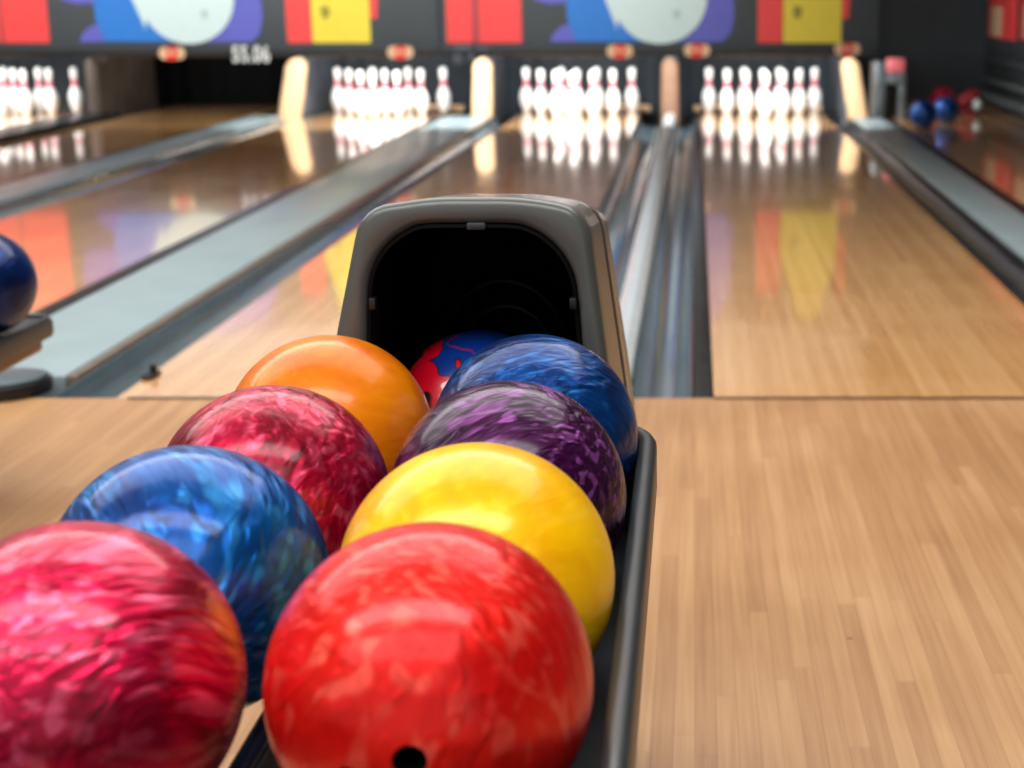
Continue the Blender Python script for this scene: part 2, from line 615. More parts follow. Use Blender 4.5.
# ------------------------------------------------------------------ bowling pins
IN = 0.0254
prof_in = [(0, 0), (0.9, 0.0), (1.015, 0.06), (1.2, 0.35), (1.414, 0.75), (1.70, 1.4), (1.953, 2.25), (2.13, 2.8), (2.255, 3.375), (2.35, 3.95), (2.383, 4.5),
           (2.36, 5.2), (2.28, 5.875), (2.09, 6.6), (1.85, 7.25), (1.53, 7.95), (1.236, 8.625), (1.08, 9.0), (0.982, 9.375), (0.93, 9.7), (0.9, 10.0), (0.905, 10.35),
           (0.935, 10.875), (1.047, 11.75), (1.203, 12.625), (1.265, 13.2), (1.273, 13.6), (1.22, 14.05), (1.08, 14.45), (0.86, 14.75), (0.5, 14.94), (0, 15.0)]


def stripe(z):
    zi = z / IN
    return 1 if (8.75 < zi < 9.55 or 9.95 < zi < 10.75) else 0


bm = bm_new()
add_lathe(bm, [(r * IN, z * IN) for r, z in prof_in], 28, stripe)
pin0 = finish(bm, 'bowling_pin', [M['pin'], M['pinred']], angle=60)
BACK_Y, ROW = 14.05, 0.264
SPOTS = []
for r_ in range(4):            # 0 = head pin, 3 = back row
    for i in range(r_ + 1):
        SPOTS.append((r_, i, (i - r_ / 2) * 0.3048, BACK_Y - (3 - r_) * ROW))
names = {0: ['head pin'], 1: ['second-row left pin', 'second-row right pin'],
         2: ['third-row left pin', 'third-row middle pin', 'third-row right pin'],
         3: ['back-row outer left pin', 'back-row inner left pin', 'back-row inner right pin', 'back-row outer right pin']}
SETS = {'e': 'the pin set on the broad lane',
        'd': 'the pin set straight behind the hood',
        'c': 'the pin set beside the empty pit',
        'a': 'the pin set cut by the picture edge'}
first = True
for k in ('e', 'd', 'c', 'a'):
    for r_, i, dx, y in SPOTS:
        o = pin0 if first else pin0.copy()
        if not first:
            COL.objects.link(o)
        first = False
        o.location = (LANE[k][2] + dx, y if k != 'a' else BACK_Y - (3 - r_) * 0.165, 0.0)
        o.rotation_euler = (0, 0, random.uniform(0, 6))
        tag(o, 'white ' + names[r_][i] + ' of ' + SETS[k], 'bowling pin', 'bowling pins of ' + SETS[k])

# ------------------------------------------------------------------ pits: partitions, noses, curtains
PY = 13.6


def partition(xc, label, mat, nose_w=0.17, nose_mat=None, h=0.478, lean=0.0, plate_w=0.10):
    t = thing('kickback_partition', label, 'partition', (xc, PY, 0.0), 'partitions between the pin sets')
    bm = bm_new()
    add_prism(bm, [(0.04, -0.12), (1.55, -0.12), (1.55, 0.62), (0.5, 0.62), (0.07, h - 0.09)], -plate_w / 2, plate_w / 2, 'X')
    finish(bm, 'side_plate', mat, t)
    # rounded upright nose
    bm = bm_new()
    w = nose_w / 2
    loops = []
    for z, s in [(-0.128, 1.0), (0.0, 1.0), (0.2, 0.97), (h - 0.16, 0.93)] + [(h - w * (1 - math.sin(a_)), 0.92 * math.cos(a_) + 0.02) for a_ in [PI / 2 * i / 8 for i in range(9)]]:
        off = lean * (1 - max(z, 0) / h)
        loops.append([(off + x * s, y, z) for x, y in rounded_poly([(-w, -0.06, 0.05), (w, -0.06, 0.05), (w, 0.06, 0.02), (-w, 0.06, 0.02)], 5)])
    loft(bm, loops, True, True)
    finish(bm, 'front_nose', nose_mat or M['post'], t)
    return t


partition(-5.03, 'dim brown partition between the cut pin set and the empty pit', M['plate_brown'], 0.12, M['plate_brown'])
partition(-3.315, 'partition with a pale leaning nose between empty pit and pin set', M['plate'], 0.19, lean=-0.09)
partition(-1.77, 'partition with a peach nose between two pin sets behind the hood', M['plate'], 0.17, lean=-0.02)
partition(-0.21, 'partition with a slim brownish nose where the metal divider ends', M['plate'], 0.15, plain('kickback_tan', (128, 98, 76), 0.45))
partition(1.285, 'partition with a pale leaning nose beside the dark end wall', M['plate'], 0.17, lean=0.085)

for k, x0, x1, lab in (('a', -6.5, -5.10, 'slate pit curtain behind the pin set cut by the picture edge'),
                       ('b', -4.97, -3.46, 'curtain at the back of the empty pit, shade painted in black'),
                       ('c', -3.34, -1.83, 'slate pit curtain behind the pins beside the empty pit'),
                       ('d', -1.71, -0.27, 'slate pit curtain behind the pins straight behind the hood'),
                       ('e', -0.15, 1.27, 'slate pit curtain behind the pins of the broad lane')):
    bm = bm_new()
    n = 40
    fr = [(x0 + (x1 - x0) * i / n, 15.0 + 0.012 * math.sin(i * 1.3)) for i in range(n + 1)]
    pts = fr + [(p[0], p[1] + 0.02) for p in reversed(fr)]
    add_prism(bm, pts, -0.128, 0.95, 'Z')
    tag(finish(bm, 'pit_curtain', M['curtain'] if k != 'b' else M['cavity']), lab, 'curtain', 'curtains at the back of the pits')  # the unlit pit's darkness is put into its curtain colour

# tail boards under the pins: a pale lip just behind the back row
for k, lab in (('e', 'tan tail strip behind the pins of the broad lane'), ('d', 'tan tail strip behind the pins behind the hood'),
               ('c', 'tan tail strip behind the pins beside the empty pit')):
    x0, x1, _ = LANE[k]
    tag(boxobj('tail_strip', M['post'], x0 - 0.06, x1 + 0.06, 14.72, 14.78, -0.05, 0.012, 0.004), lab, 'strip', 'tail strips behind the pins')

# ------------------------------------------------------------------ masking units above the pits
MY = 12.3
PXM = 1.0 / (at(696, 40, MY)[0] - at(695, 40, MY)[0])


def mx(px):
    return (px - CX) / PXM


def mz(py):
    return at(CX, py, MY)[1]


def flat(bm, pts, y, t=0.004, mat=0):
    add_prism(bm, pts, y - t, y, 'Y', mat)


def rect(x0, x1, y0, y1, r=0.015):
    return rounded_poly([(mx(x0), y1, r), (mx(x1), y1, r), (mx(x1), y0, r), (mx(x0), y0, r)], 4)


def blob(cx, cz, rx, rz, amp, seed, n=48):
    out = []
    for i in range(n):
        t = 2 * PI * i / n
        s = 1 + amp * math.sin(3 * t + seed) + amp * 0.6 * math.sin(5 * t + seed * 2.1)
        out.append((cx + rx * s * math.cos(t), cz + rz * s * math.sin(t)))
    return out


ZB, ZT = mz(43), 1.52


def emblem(px, py, parent, tiny=False):
    x, z = mx(px), mz(py)
    hw, hh = 0.098 if not tiny else 0.075, 0.046
    bm = bm_new()
    add_prism(bm, [(x + a, z + b) for a, b in rounded_poly([(-hw, -hh, hh * 0.95), (hw, -hh, hh * 0.95), (hw, hh, hh * 0.95), (-hw, hh, hh * 0.95)], 8)], MY - 0.052, MY - 0.042)
    em = finish(bm, 'emblem', M['cream'], parent)
    em['label'] = 'cream emblem with a red centre'
    bm = bm_new()
    add_prism(bm, [(x + a, z + b) for a, b in rounded_poly([(-0.044, -0.052, 0.008), (0.036, -0.052, 0.008), (0.044, 0.046, 0.008), (-0.034, 0.046, 0.008)], 3)], MY - 0.058, MY - 0.0521)
    finish(bm, 'emblem_centre', M['emred'], em)
    bm = bm_new()
    add_prism(bm, blob(x - 0.002, z + 0.004, 0.022, 0.018, 0.1, 1.0, 20), MY - 0.061, MY - 0.0581)
    finish(bm, 'emblem_dot', M['cream'], em)


def masking(x0, x1, off, label, emblems, text=None):
    """x0..x1 in picture columns; off shifts the printed design."""
    t = thing('masking_unit', label, 'masking unit', (0, 0, 0), 'masking units above the pins')
    bm = bm_new()
    add_box(bm, mx(x0), mx(x1), MY, MY + 0.05, ZB - 0.035, ZT, 0.006)
    finish(bm, 'backing_board', M['mask'], t)
    bm = bm_new()
    pts = rounded_poly([(MY - 0.035, mz(47), 0.012), (MY + 0.06, mz(47), 0.005), (MY + 0.06, mz(56.5), 0.005), (MY - 0.03, mz(56.5), 0.02)], 4)
    add_prism(bm, pts, mx(x0), mx(x1), 'X')
    finish(bm, 'valance', M['valance'], t)
    zb = ZB + 0.0

    def part(name, pts, mat, lift, t_=0.004):
        b = bm_new()
        flat(b, pts, MY - lift, t_)
        o = finish(b, name, mat, t)
        return o
    lim = lambda v: max(x0 + 1, min(x1 - 1, v + off))
    if x0 < 0:
        part('red_panel', rect(-60, lim(2), zb, ZT - 0.1), M['red'], 0.001)
        part('red_panel', rect(lim(4), 50, zb, ZT - 0.1), M['red'], 0.001)
    else:
        part('red_panel', rect(447, 473, zb, ZT - 0.1), M['red'], 0.001)
        part('red_stripe', rect(473.5, 479, zb, ZT - 0.1, 0.002), M['redshade'], 0.001)
        part('red_panel', rect(479.5, 522, zb, ZT - 0.1), M['red'], 0.001)
    o_ = off
    # blue and violet cloud shapes
    vio = [(mx(px + o_), mz(py)) for px, py in ((80, 42), (83, 34), (92, 26), (104, 22), (116, 18), (110, 5), (98, 3), (80, 4), (66, 0), (60, -30), (80, -60), (110, -80), (150, -84), (200, -90), (250, -70), (262, -40), (262, -10), (264, 8), (264, 20), (260, 34), (252, 42))]
    part('violet_cloud', vio, M['violet'], 0.001)
    blu = [(mx(px + o_), mz(py)) for px, py in ((106, 41.5), (98, 20), (97, 0), (104, -30), (130, -50), (170, -55), (190, -20), (196, 41.5))]
    part('blue_cloud', blu, M['blue'], 0.0055)
    # pale ball with a notch on its edge
    pal = []
    for i in range(25):
        a = math.radians(-152 + 207 * i / 24)
        pal.append((mx(190 + o_ + 47 * math.cos(a)), mz(-3 - 47 * math.sin(a))))
    pal += [(mx(216 + o_), mz(-58)), (mx(160 + o_), mz(-70)), (mx(126 + o_), mz(-40)), (mx(136 + o_), mz(0)), (mx(146 + o_), mz(26)), (mx(146.5 + o_), mz(31))]
    part('pale_ball', pal, M['pale'], 0.0100)
    part('grey_dot', blob(mx(207 + o_), mz(14), 0.03, 0.035, 0.05, 0.3, 24), M['palegrey'], 0.0145, 0.003)
    # red and yellow boards
    part('red_panel', rect(287.5 + o_, 312.5 + o_, zb, ZT - 0.25), M['red'], 0.001)
    zy = zb
    yel = rounded_poly([(mx(313 + o_), zy, 0.012), (mx(371 + o_), zy, 0.012), (mx(371 + o_), zy + 0.36, 0.02), (mx(352 + o_), ZT - 0.06, 0.02), (mx(332 + o_), ZT - 0.06, 0.02), (mx(313 + o_), zy + 0.36, 0.02)], 4)
    part('yellow_panel', yel, M['yellow'], 0.0055)
    part('olive_spot', blob(mx(327 + o_), mz(12), 0.035, 0.048, 0.08, 0.9, 24), M['yellowdot'], 0.0100, 0.003)
    xr = min(378 + o_, x1 - 2)
    part('red_stripe', rounded_poly([(mx(371.5 + o_), mz(18), 0.005), (mx(xr), mz(20), 0.02), (mx(xr + 3), ZT - 0.25, 0.01), (mx(371.5 + o_), ZT - 0.25, 0.01)], 4), M['red'], 0.001)
    for px, py in emblems:
        emblem(px, py, t)
    if text:
        px, py, s = text
        cu = bpy.data.curves.new('lane_number', 'FONT')
        cu.body = s
        cu.size = 0.165
        cu.extrude = 0.003
        cu.offset = 0.0045
        cu.space_character = 1.12
        cu.align_x = 'CENTER'
        cu.align_y = 'CENTER'
        cu.materials.append(M['white'])
        o = bpy.data.objects.new('lane_number', cu)
        COL.objects.link(o)
        o.location = (mx(px), MY - 0.06, mz(py))
        o.rotation_euler = (PI / 2, 0, 0)
        o.scale = (0.82, 1.0, 1.0)
        me = bpy.data.meshes.new_from_object(o.evaluated_get(bpy.context.evaluated_depsgraph_get()))
        loc = (mx(px), MY - 0.06, mz(py))
        bpy.data.objects.remove(o)
        me.name = 'lane_number'
        o = bpy.data.objects.new('lane_number', me)
        COL.objects.link(o)
        o.location = loc
        o.rotation_euler = (PI / 2, 0, 0)
        o.scale = (0.70, 1.0, 1.0)
        o.parent = t
        o['label'] = 'white lane number'
    # clips where the units meet
    return t


masking(-66, 438.5, 0, 'charcoal masking unit with bright printed panels above the empty pit', [(173, 53), (401, 52)], (252, 54.5, '55.06'))
mu = masking(441.5, 878, 470, 'charcoal masking unit with bright printed panels above the broad lane', [(620, 51), (697, 50), (847, 49)])
for nm, dx0, dx1, y0, y1 in (('clamp_plate', -9, 10, 45, 52), ('clamp_plate', 14, 27, 46, 52), ('clamp_knob', -10, 0, 54, 64), ('clamp_knob', 4, 12, 54, 61)):
    bm = bm_new()
    add_box(bm, mx(463 + dx0), mx(463 + dx1), MY - 0.055, MY - 0.02, mz(y1), mz(y0), 0.012, 3)
    finish(bm, nm, M['plate'], mu)

# ------------------------------------------------------------------ bowling ball
BR = 0.108


def make_ball_mesh():
    bm = bm_new()
    bmesh.ops.create_icosphere(bm, subdivisions=6, radius=BR)
    me = bpy.data.meshes.new('bowling_ball')
    bm.to_mesh(me)
    bm.free()
    me.materials.append(M['pin'])
    me.materials.append(M['hole'])
    tmp = bpy.data.objects.new('tmp_ball', me)
    COL.objects.link(tmp)
    cb = bm_new()
    for (ax, ay, r) in ((-0.2, 0.14, 0.0108), (0.2, 0.14, 0.0108), (0.02, -0.42, 0.0135)):
        d = Vector((ax, ay, 1)).normalized()
        add_tube(cb, d * (BR - 0.05), d * (BR + 0.02), r, 28, mat=1)
    cm = bpy.data.meshes.new('tmp_cut')
    cb.to_mesh(cm)
    cb.free()
    cm.materials.append(M['hole'])
    cm.materials.append(M['hole'])
    cut = bpy.data.objects.new('tmp_cut', cm)
    COL.objects.link(cut)
    mod = tmp.modifiers.new('b', 'BOOLEAN')
    mod.object = cut
    mod.operation = 'DIFFERENCE'
    mod.solver = 'EXACT'
    mod.material_mode = 'INDEX'
    dg = bpy.context.evaluated_depsgraph_get()
    res = bpy.data.meshes.new_from_object(tmp.evaluated_get(dg))
    res.name = 'bowling_ball'
    bpy.data.objects.remove(tmp)
    bpy.data.objects.remove(cut)
    while len(res.materials) < 2:
        res.materials.append(M['hole'])
    res.materials[0] = M['pin']
    res.materials[1] = M['hole']
    res.polygons.foreach_set('use_smooth', [True] * len(res.polygons))
    res.set_sharp_from_angle(angle=math.radians(50))
    return res


BALL = make_ball_mesh()


def ball(loc, mat, label, up, spin=0.0, group=None, scale=1.0):
    """up: direction the finger holes face."""
    o = bpy.data.objects.new('bowling_ball', BALL)
    COL.objects.link(o)
    o.location = loc
    q = Vector(up).to_track_quat('Z', 'Y')
    o.rotation_mode = 'QUATERNION'
    o.rotation_quaternion = q @ Quaternion((0, 0, 1), spin)
    o.material_slots[0].link = 'OBJECT'
    o.material_slots[0].material = mat
    o.scale = (scale,) * 3
    return tag(o, label, 'bowling ball', group)


B = {
    'pink': ball_mat('ball_raspberry_pearl', (136, 0, 36), (200, 16, 66), (246, 110, 146), 0.64, 0.62, 1.3, contrast=0.6),
    'crimson': ball_mat('ball_crimson_pearl', (120, 0, 30), (178, 10, 54), (236, 96, 132), 0.65, 0.62, 4.1, contrast=0.6),
    'blue': ball_mat('ball_blue_pearl', (0, 48, 112), (0, 78, 152), (56, 156, 226), 0.65, 0.6, 2.2, contrast=0.6),
    'navy': ball_mat('ball_royal_pearl', (0, 34, 90), (0, 58, 124), (20, 116, 200), 0.65, 0.55, 5.6, contrast=0.6),
    'purple': ball_mat('ball_purple_pearl', (40, 2, 40), (58, 4, 58), (160, 84, 168), 0.65, 0.42, 3.4, 0.06, 0.6),
    'orange': ball_mat('ball_orange', (212, 102, 0), (228, 124, 0), (240, 146, 10), 0.66, 0.1, 6.2, 0.15, 0.4, 0.0008),
    'yellow': ball_mat('ball_yellow', (236, 168, 0), (250, 192, 0), (255, 212, 60), 0.66, 0.1, 7.7, 0.15, 0.4, 0.0008),
    'red': ball_mat('ball_scarlet_pearl', (206, 14, 10), (228, 28, 18), (250, 110, 90), 0.65, 0.4, 8.3, 0.10, 0.5, 0.003),
    'deep': ball_mat('ball_deep_blue', (0, 20, 66), (0, 38, 98), (20, 86, 160), 0.70, 0.4, 9.1, 0.12, 0.4, 0.002),
}


def swirl_mat():
    m, nt, p = base_mat('ball_red_blue_swirl')
    tc = N(nt, 'ShaderNodeTexCoord')
    a = N(nt, 'ShaderNodeTexNoise')
    a.inputs['Scale'].default_value = 14.0
    a.inputs['Detail'].default_value = 1
    a.inputs['Distortion'].default_value = 1.2
    L(nt, tc.outputs['Object'], a.inputs['Vector'])
    sep = N(nt, 'ShaderNodeSeparateXYZ')
    L(nt, tc.outputs['Object'], sep.inputs[0])
    f = math_node(nt, 'MULTIPLY_ADD', sep.outputs[0], 5.0, math_node(nt, 'MULTIPLY_ADD', sep.outputs[2], -1.25, math_node(nt, 'MULTIPLY_ADD', a.outputs['Fac'], 0.55, 0.115)))
    col = ramp(nt, f, [(0.10, lin((8, 6, 8))), (0.12, lin((186, 2, 30))), (0.30, lin((186, 2, 30))), (0.315, lin((14, 6, 16))), (0.335, lin((4, 44, 122))), (0.43, lin((4, 42, 118))), (0.45, lin((150, 4, 34))), (0.48, lin((4, 42, 118)))])
    L(nt, col, p.inputs['Base Color'])
    p.inputs['Roughness'].default_value = 0.3
    p.inputs['Coat Weight'].default_value = 1.0
    p.inputs['Coat Roughness'].default_value = 0.06
    return m


XR, XL, BZ = -0.171, -0.393, 0.570
YS = [0.965, 1.183, 1.4015, 1.62]
DOWN = (0.1, 0.2, -1)
G = 'bowling balls on the ball return'
redup = Vector((0.09, -0.915, -0.40))
rb = ball((XR - 0.001, YS[0], BZ + 0.0115), B['red'], 'scarlet pearl bowling ball with a finger hole showing, front of its row', redup, -0.55, G, 0.98)


def frame(u, v):
    u = Vector(u).normalized()
    w_ = u.cross(Vector(v)).normalized()
    return Matrix((u, w_.cross(u), w_)).transposed()


rb.rotation_quaternion = (frame((0.04, -0.995, -0.01), (-0.36, -0.89, -0.19)) @ frame((0.2, 0.14, 1), (-0.2, 0.14, 1)).transposed()).to_quaternion()
ball((XR, YS[1], BZ + 0.001), B['yellow'], 'plain yellow bowling ball behind the scarlet ball', DOWN, 0.4, G)
ball((XR, YS[2], BZ - 0.002), B['purple'], 'dark purple pearl bowling ball between the yellow and royal blue balls', DOWN, 1.0, G)
ball((XR + 0.003, YS[3], BZ - 0.005), B['navy'], 'royal blue bowling ball touching the hood mouth, behind the purple ball', DOWN, 2.0, G)
ball((XL - 0.009, YS[0], BZ + 0.0115), B['pink'], 'large raspberry pearl bowling ball cut by the picture corner', DOWN, 0.2, G, 0.985)
ball((XL - 0.004, YS[1], BZ - 0.001), B['blue'], 'bright blue pearl bowling ball behind the raspberry ball', DOWN, 2.6, G)
ball((XL + 0.006, YS[2], BZ - 0.004), B['crimson'], 'crimson pearl bowling ball between the bright blue and orange balls', DOWN, 0.9, G, 0.98)
ball((XL + 0.009, YS[3], BZ - 0.006), B['orange'], 'orange bowling ball at the back of its row beside the hood', DOWN, 1.7, G)
sb = ball((-0.262, 1.882, 0.520), swirl_mat(), 'red and blue swirled bowling ball half hidden inside the dark hood', (0.2, 0.5, -1), 0.3, G, 0.95)
sb.rotation_quaternion = Quaternion((1, 0, 0), math.radians(165))

# ------------------------------------------------------------------ ball return: hood, tray, pedestal
ret = thing('ball_return', 'grey ball return with an arched hood and charcoal tray of eight balls', 'ball return', (-0.29, 1.5, 0.0))
OX, OY, OZ = ret.location
NP = 120
C0 = (-0.248, 0.62)


def outline(corners):
    return polar(rounded_poly(corners, 12), C0, NP)


def ring(o2, y):
    fl = 1.0 + 0.12 * max(0.0, y - FY) if y > FY + 0.02 and o2 is not opening else 1.0
    o2 = [(C0[0] + (x - C0[0]) * fl, z) for x, z in o2]
    k = 0.105 * max(0.0, y - FY)          # the top falls away to the rear
    return [(x - OX, y - OY, z - k * max(0.0, min(1.0, (z - 0.55) / 0.24))) for x, z in o2]


def shrink(o2, d):
    res = []
    n = len(o2)
    for i in range(n):
        a, b = Vector(o2[i - 1]), Vector(o2[(i + 1) % n])
        t = (b - a).normalized()
        nn = Vector((-t.y, t.x))
        res.append((o2[i][0] + nn.x * d, o2[i][1] + nn.y * d))
    return res


FY = 1.765
outer = outline([(-0.474, 0.36, 0.03), (-0.069, 0.36, 0.03), (-0.120, 0.786, 0.042), (-0.19, 0.799, 0.3), (-0.29, 0.799, 0.3), (-0.372, 0.787, 0.045)])
opening = outline([(-0.386, 0.385, 0.02), (-0.112, 0.385, 0.02), (-0.137, 0.752, 0.085), (-0.20, 0.769, 0.12), (-0.30, 0.769, 0.12), (-0.364, 0.752, 0.085)])
bm = bm_new()
loft(bm, [ring(opening, FY + 0.05), ring(opening, FY + 0.012), ring(shrink(opening, -0.003), FY + 0.004), ring(shrink(opening, -0.008), FY),
          ring(shrink(outer, 0.009), FY), ring(shrink(outer, 0.004), FY + 0.0025), ring(shrink(outer, 0.001), FY + 0.007), ring(outer, FY + 0.014),
          ring(outer, FY + 0.165), ring(shrink(outer, 0.003), FY + 0.168), ring(shrink(outer, 0.012), FY + 0.170)])
finish(bm, 'bezel', M['bezel'], ret, angle=50)
bm = bm_new()
o_b = [(C0[0] + (x - C0[0]) * 0.985, z - 0.006) for x, z in outer]
o_c = [(C0[0] + (x - C0[0]) * 0.95, z - 0.02) for x, z in outer]
loft(bm, [ring(shrink(outer, 0.012), FY + 0.186), ring(shrink(outer, 0.008), FY + 0.190), ring(shrink(outer, 0.001), FY + 0.196), ring(outer, FY + 0.204), ring(o_b, FY + 0.31),
          ring(shrink(o_c, 0.008), FY + 0.345), ring(shrink(o_c, 0.03), FY + 0.36)], cap_last=True)
finish(bm, 'rear_shell', M['shell'], ret, angle=50)
bm = bm_new()
o_g = shrink(outer, 0.0085)
loft(bm, [ring(o_g, FY + 0.166), ring(o_g, FY + 0.194)])
finish(bm, 'seam_gasket', M['black'], ret, angle=50)['label'] = 'black seam'
bm = bm_new()
inn = [shrink(opening, -0.004), shrink(opening, 0.012), shrink(opening, 0.03)]
loft(bm, [ring(opening, FY + 0.006), ring(shrink(opening, 0.004), FY + 0.004), ring(shrink(opening, 0.005), FY + 0.010), ring(shrink(opening, 0.001), FY + 0.03), ring(opening, FY + 0.12), ring(shrink(opening, 0.003), FY + 0.29), ring(shrink(opening, 0.02), FY + 0.325)], cap_last=True)
finish(bm, 'hood_lining', M['cavity'], ret, angle=50)['label'] = 'black lining of the hood'
# faint guide hoops inside
for rr, yy, zz in ((0.085, FY + 0.27, 0.55), (0.062, FY + 0.30, 0.54)):
    bm = bm_new()
    pth = [(C0[0] + rr * math.cos(a), zz + rr * 1.25 * math.sin(a)) for a in [PI * i / 24 for i in range(25)]]
    for i in range(24):
        add_tube(bm, (pth[i][0] - OX, yy - OY, pth[i][1]), (pth[i + 1][0] - OX, yy - OY, pth[i + 1][1]), 0.004, 8)
    finish(bm, 'guide_hoop', M['black'], ret)
# latch at the crown of the arch
bm = bm_new()
add_box(bm, -0.243 - OX - 0.011, -0.243 - OX + 0.011, FY - 0.001 - OY, FY + 0.02 - OY, 0.762, 0.771, 0.003)
finish(bm, 'latch', M['tray'], ret)
# small lip clips on both jambs of the arch
for sx in (-1, 1):
    bm = bm_new()
    xx = -0.2495 + sx * 0.1125 - OX
    add_box(bm, xx - 0.004, xx + 0.004, FY - 0.002 - OY, FY + 0.012 - OY, 0.672, 0.686, 0.002)
    finish(bm, 'lip_clip', M['black'], ret)
bm = bm_new()
pts = rounded_poly([(-0.10, 0.24, 0.03), (0.16, 0.24, 0.03), (0.16, 0.56, 0.03), (-0.10, 0.56, 0.03)], 6)
add_prism(bm, pts, 0.0, 0.36, 'Z')
finish(bm, 'pedestal', M['tray'], ret)
bm = bm_new()
add_box(bm, -0.08, 0.10, -1.2, -1.0, 0.0, 0.44, 0.02)
finish(bm, 'front_leg', M['tray'], ret)

# tray side walls with rounded rim, sweeping in to the hood at the back
RX, LX = -0.0515, -0.524
Y0T = 0.36
prof = [(-0.0095, 0.545), (-0.007, 0.550), (0.0, 0.552), (0.007, 0.550), (0.0105, 0.545), (0.0105, 0.50), (0.002, 0.44), (-0.012, 0.425), (-0.078, 0.425), (-0.078, 0.432), (-0.016, 0.437), (-0.006, 0.452), (-0.006, 0.50)]
arcR = [(RX, Y0T), (RX, 1.0), (RX, 1.40), (RX, 1.655)] + [(RX - 0.05 * (1 - math.cos(a)), 1.655 + 0.075 * math.sin(a)) for a in [PI / 2 * i / 8 for i in range(1, 9)]] + [(RX - 0.07, 1.733), (RX - 0.09, 1.74)]
bm = bm_new()
sweep(bm, [(x - OX, y - OY) for x, y in arcR], [(n_, z) for n_, z in prof])
finish(bm, 'tray_wall', M['tray'], ret, angle=50)
arcL = [(LX, Y0T), (LX, 1.0), (LX, 1.40), (LX, 1.675)] + [(LX + 0.08 * (1 - math.cos(a)), 1.675 + 0.07 * math.sin(a)) for a in [PI / 2 * i / 8 for i in range(1, 9)]] + [(LX + 0.13, 1.747)]
bm = bm_new()
sweep(bm, [(x - OX, y - OY) for x, y in arcL], [(-n_, z) for n_, z in prof])
finish(bm, 'tray_wall', M['tray'], ret, angle=50)
for xc in (XL - 0.055, XL + 0.055, XR - 0.055, XR + 0.055):
    bm = bm_new()
    dz = 0.004 if xc < -0.3 else 0.0
    add_tube(bm, (xc - OX, Y0T - OY, BZ - 0.1055 - dz), (xc - OX, 1.75 - OY, BZ - 0.1135 - dz), 0.0095, 20)
    finish(bm, 'ball_rail', M['rail'], ret)
for yb in (0.55, 1.074, 1.51, 1.735):
    bm = bm_new()
    add_box(bm, LX - OX + 0.02, RX - OX - 0.035, yb - OY - 0.012, yb - OY + 0.012, 0.425, 0.449, 0.004)
    finish(bm, 'cross_bar', M['tray'], ret)
bm = bm_new()
add_box(bm, -0.06, 0.06, -1.12, 0.245, 0.39, 0.424, 0.008)
finish(bm, 'spine', M['tray'], ret)

# ------------------------------------------------------------------ second ball rack, cut by the picture edge
rk = thing('ball_rack', 'low dark ball rack holding one deep blue ball by the picture edge', 'ball rack', (-1.716, 2.8, 0.0))
pts = rounded_poly([(-0.33, -0.62, 0.05), (0.335, -0.62, 0.05), (0.335, 0.61, 0.045), (-0.33, 0.61, 0.045)], 8)
bm = bm_new()
add_prism(bm, pts, 0.300, 0.336, 'Z', bevel=0.006)
finish(bm, 'tray', M['tray'], rk)
pr = [(-0.006, 0.334), (-0.005, 0.341), (0.0, 0.343), (0.005, 0.341), (0.006, 0.334)]
ring_path = rounded_poly([(-0.32, -0.61, 0.05), (0.326, -0.61, 0.05), (0.326, 0.60, 0.045), (-0.32, 0.60, 0.045)], 8)
bm = bm_new()
sweep(bm, ring_path + [ring_path[0]], pr)
finish(bm, 'tray_rim', M['tray'], rk)
pts = rounded_poly([(-0.31, -0.60, 0.05), (0.315, -0.60, 0.05), (0.315, 0.59, 0.045), (-0.31, 0.59, 0.045)], 8)
bm = bm_new()
add_prism(bm, pts, 0.272, 0.2995, 'Z', bevel=0.003)
finish(bm, 'skirt', M['skirtreflect'], rk)['label'] = 'skirt under the tray with the floor reflection painted in brown'
bm = bm_new()
add_prism(bm, rounded_poly([(-0.3, -0.5, 0.04), (-0.12, -0.5, 0.04), (-0.12, 0.3, 0.04), (-0.3, 0.3, 0.04)], 6), 0.0, 0.2715, 'Z')
finish(bm, 'pedestal', M['tray'], rk)
ball((-1.449, 3.2, 0.3365 + BR), B['deep'], 'deep blue bowling ball on the low rack by the picture edge', DOWN, 0.0)

# ------------------------------------------------------------------ far end of the dim lane and the side wall
GB = 'bowling balls at the end of the dim lane'
ball((1.735, 12.3, BR), B['navy'], 'blue bowling ball lying beside the metal cabinet at the lane end', DOWN, 0.5, GB)
x, _ = at(946, 110, 12.8)
ball((x, 12.8, BR), B['navy'], 'blue bowling ball in front of the dark red ball at the lane end', DOWN, 1.5, GB)
x, _ = at(942, 102, 14.0)
ball((x, 14.0, BR), B['crimson'], 'dark red bowling ball behind the blue balls at the lane end', DOWN, 1.1, GB)
x, _ = at(966, 100, 13.7)
bag = thing('kit_bag', 'dark red bag with a pale end tilted against the side wall ledge', 'bag', (x, 13.7, 0.0))
bag.scale = (0.78, 0.78, 0.78)
bm = bm_new()
lps = []
for k in range(13):
    t = k / 12
    s = 0.085 * (1 - abs(2 * t - 1) ** 4 * 0.75)
    c = Vector((-0.10 + 0.24 * t, 0.0, 0.10 + 0.14 * t))
    lps.append([(c.x - 0.5 * s * math.sin(a), c.y + s * math.cos(a), c.z + 0.86 * s * math.sin(a)) for a in [2 * PI * i / 24 for i in range(24)]])
loft(bm, lps, True, True)
finish(bm, 'bag_body', M['darkred'], bag, angle=60)
bm = bm_new()
lps = []
for k in range(7):
    t = k / 6
    s = 0.062 * math.sqrt(max(0.02, 1 - (2 * t - 1) ** 2))
    c = Vector((0.06 + 0.10 * t, -0.07, 0.115))
    lps.append([(c.x, c.y + s * math.cos(a), c.z + s * math.sin(a)) for a in [2 * PI * i / 20 for i in range(20)]])
loft(bm, lps, True, True)
finish(bm, 'pale_end', M['palegrey'], bag, angle=60)
bm = bm_new()
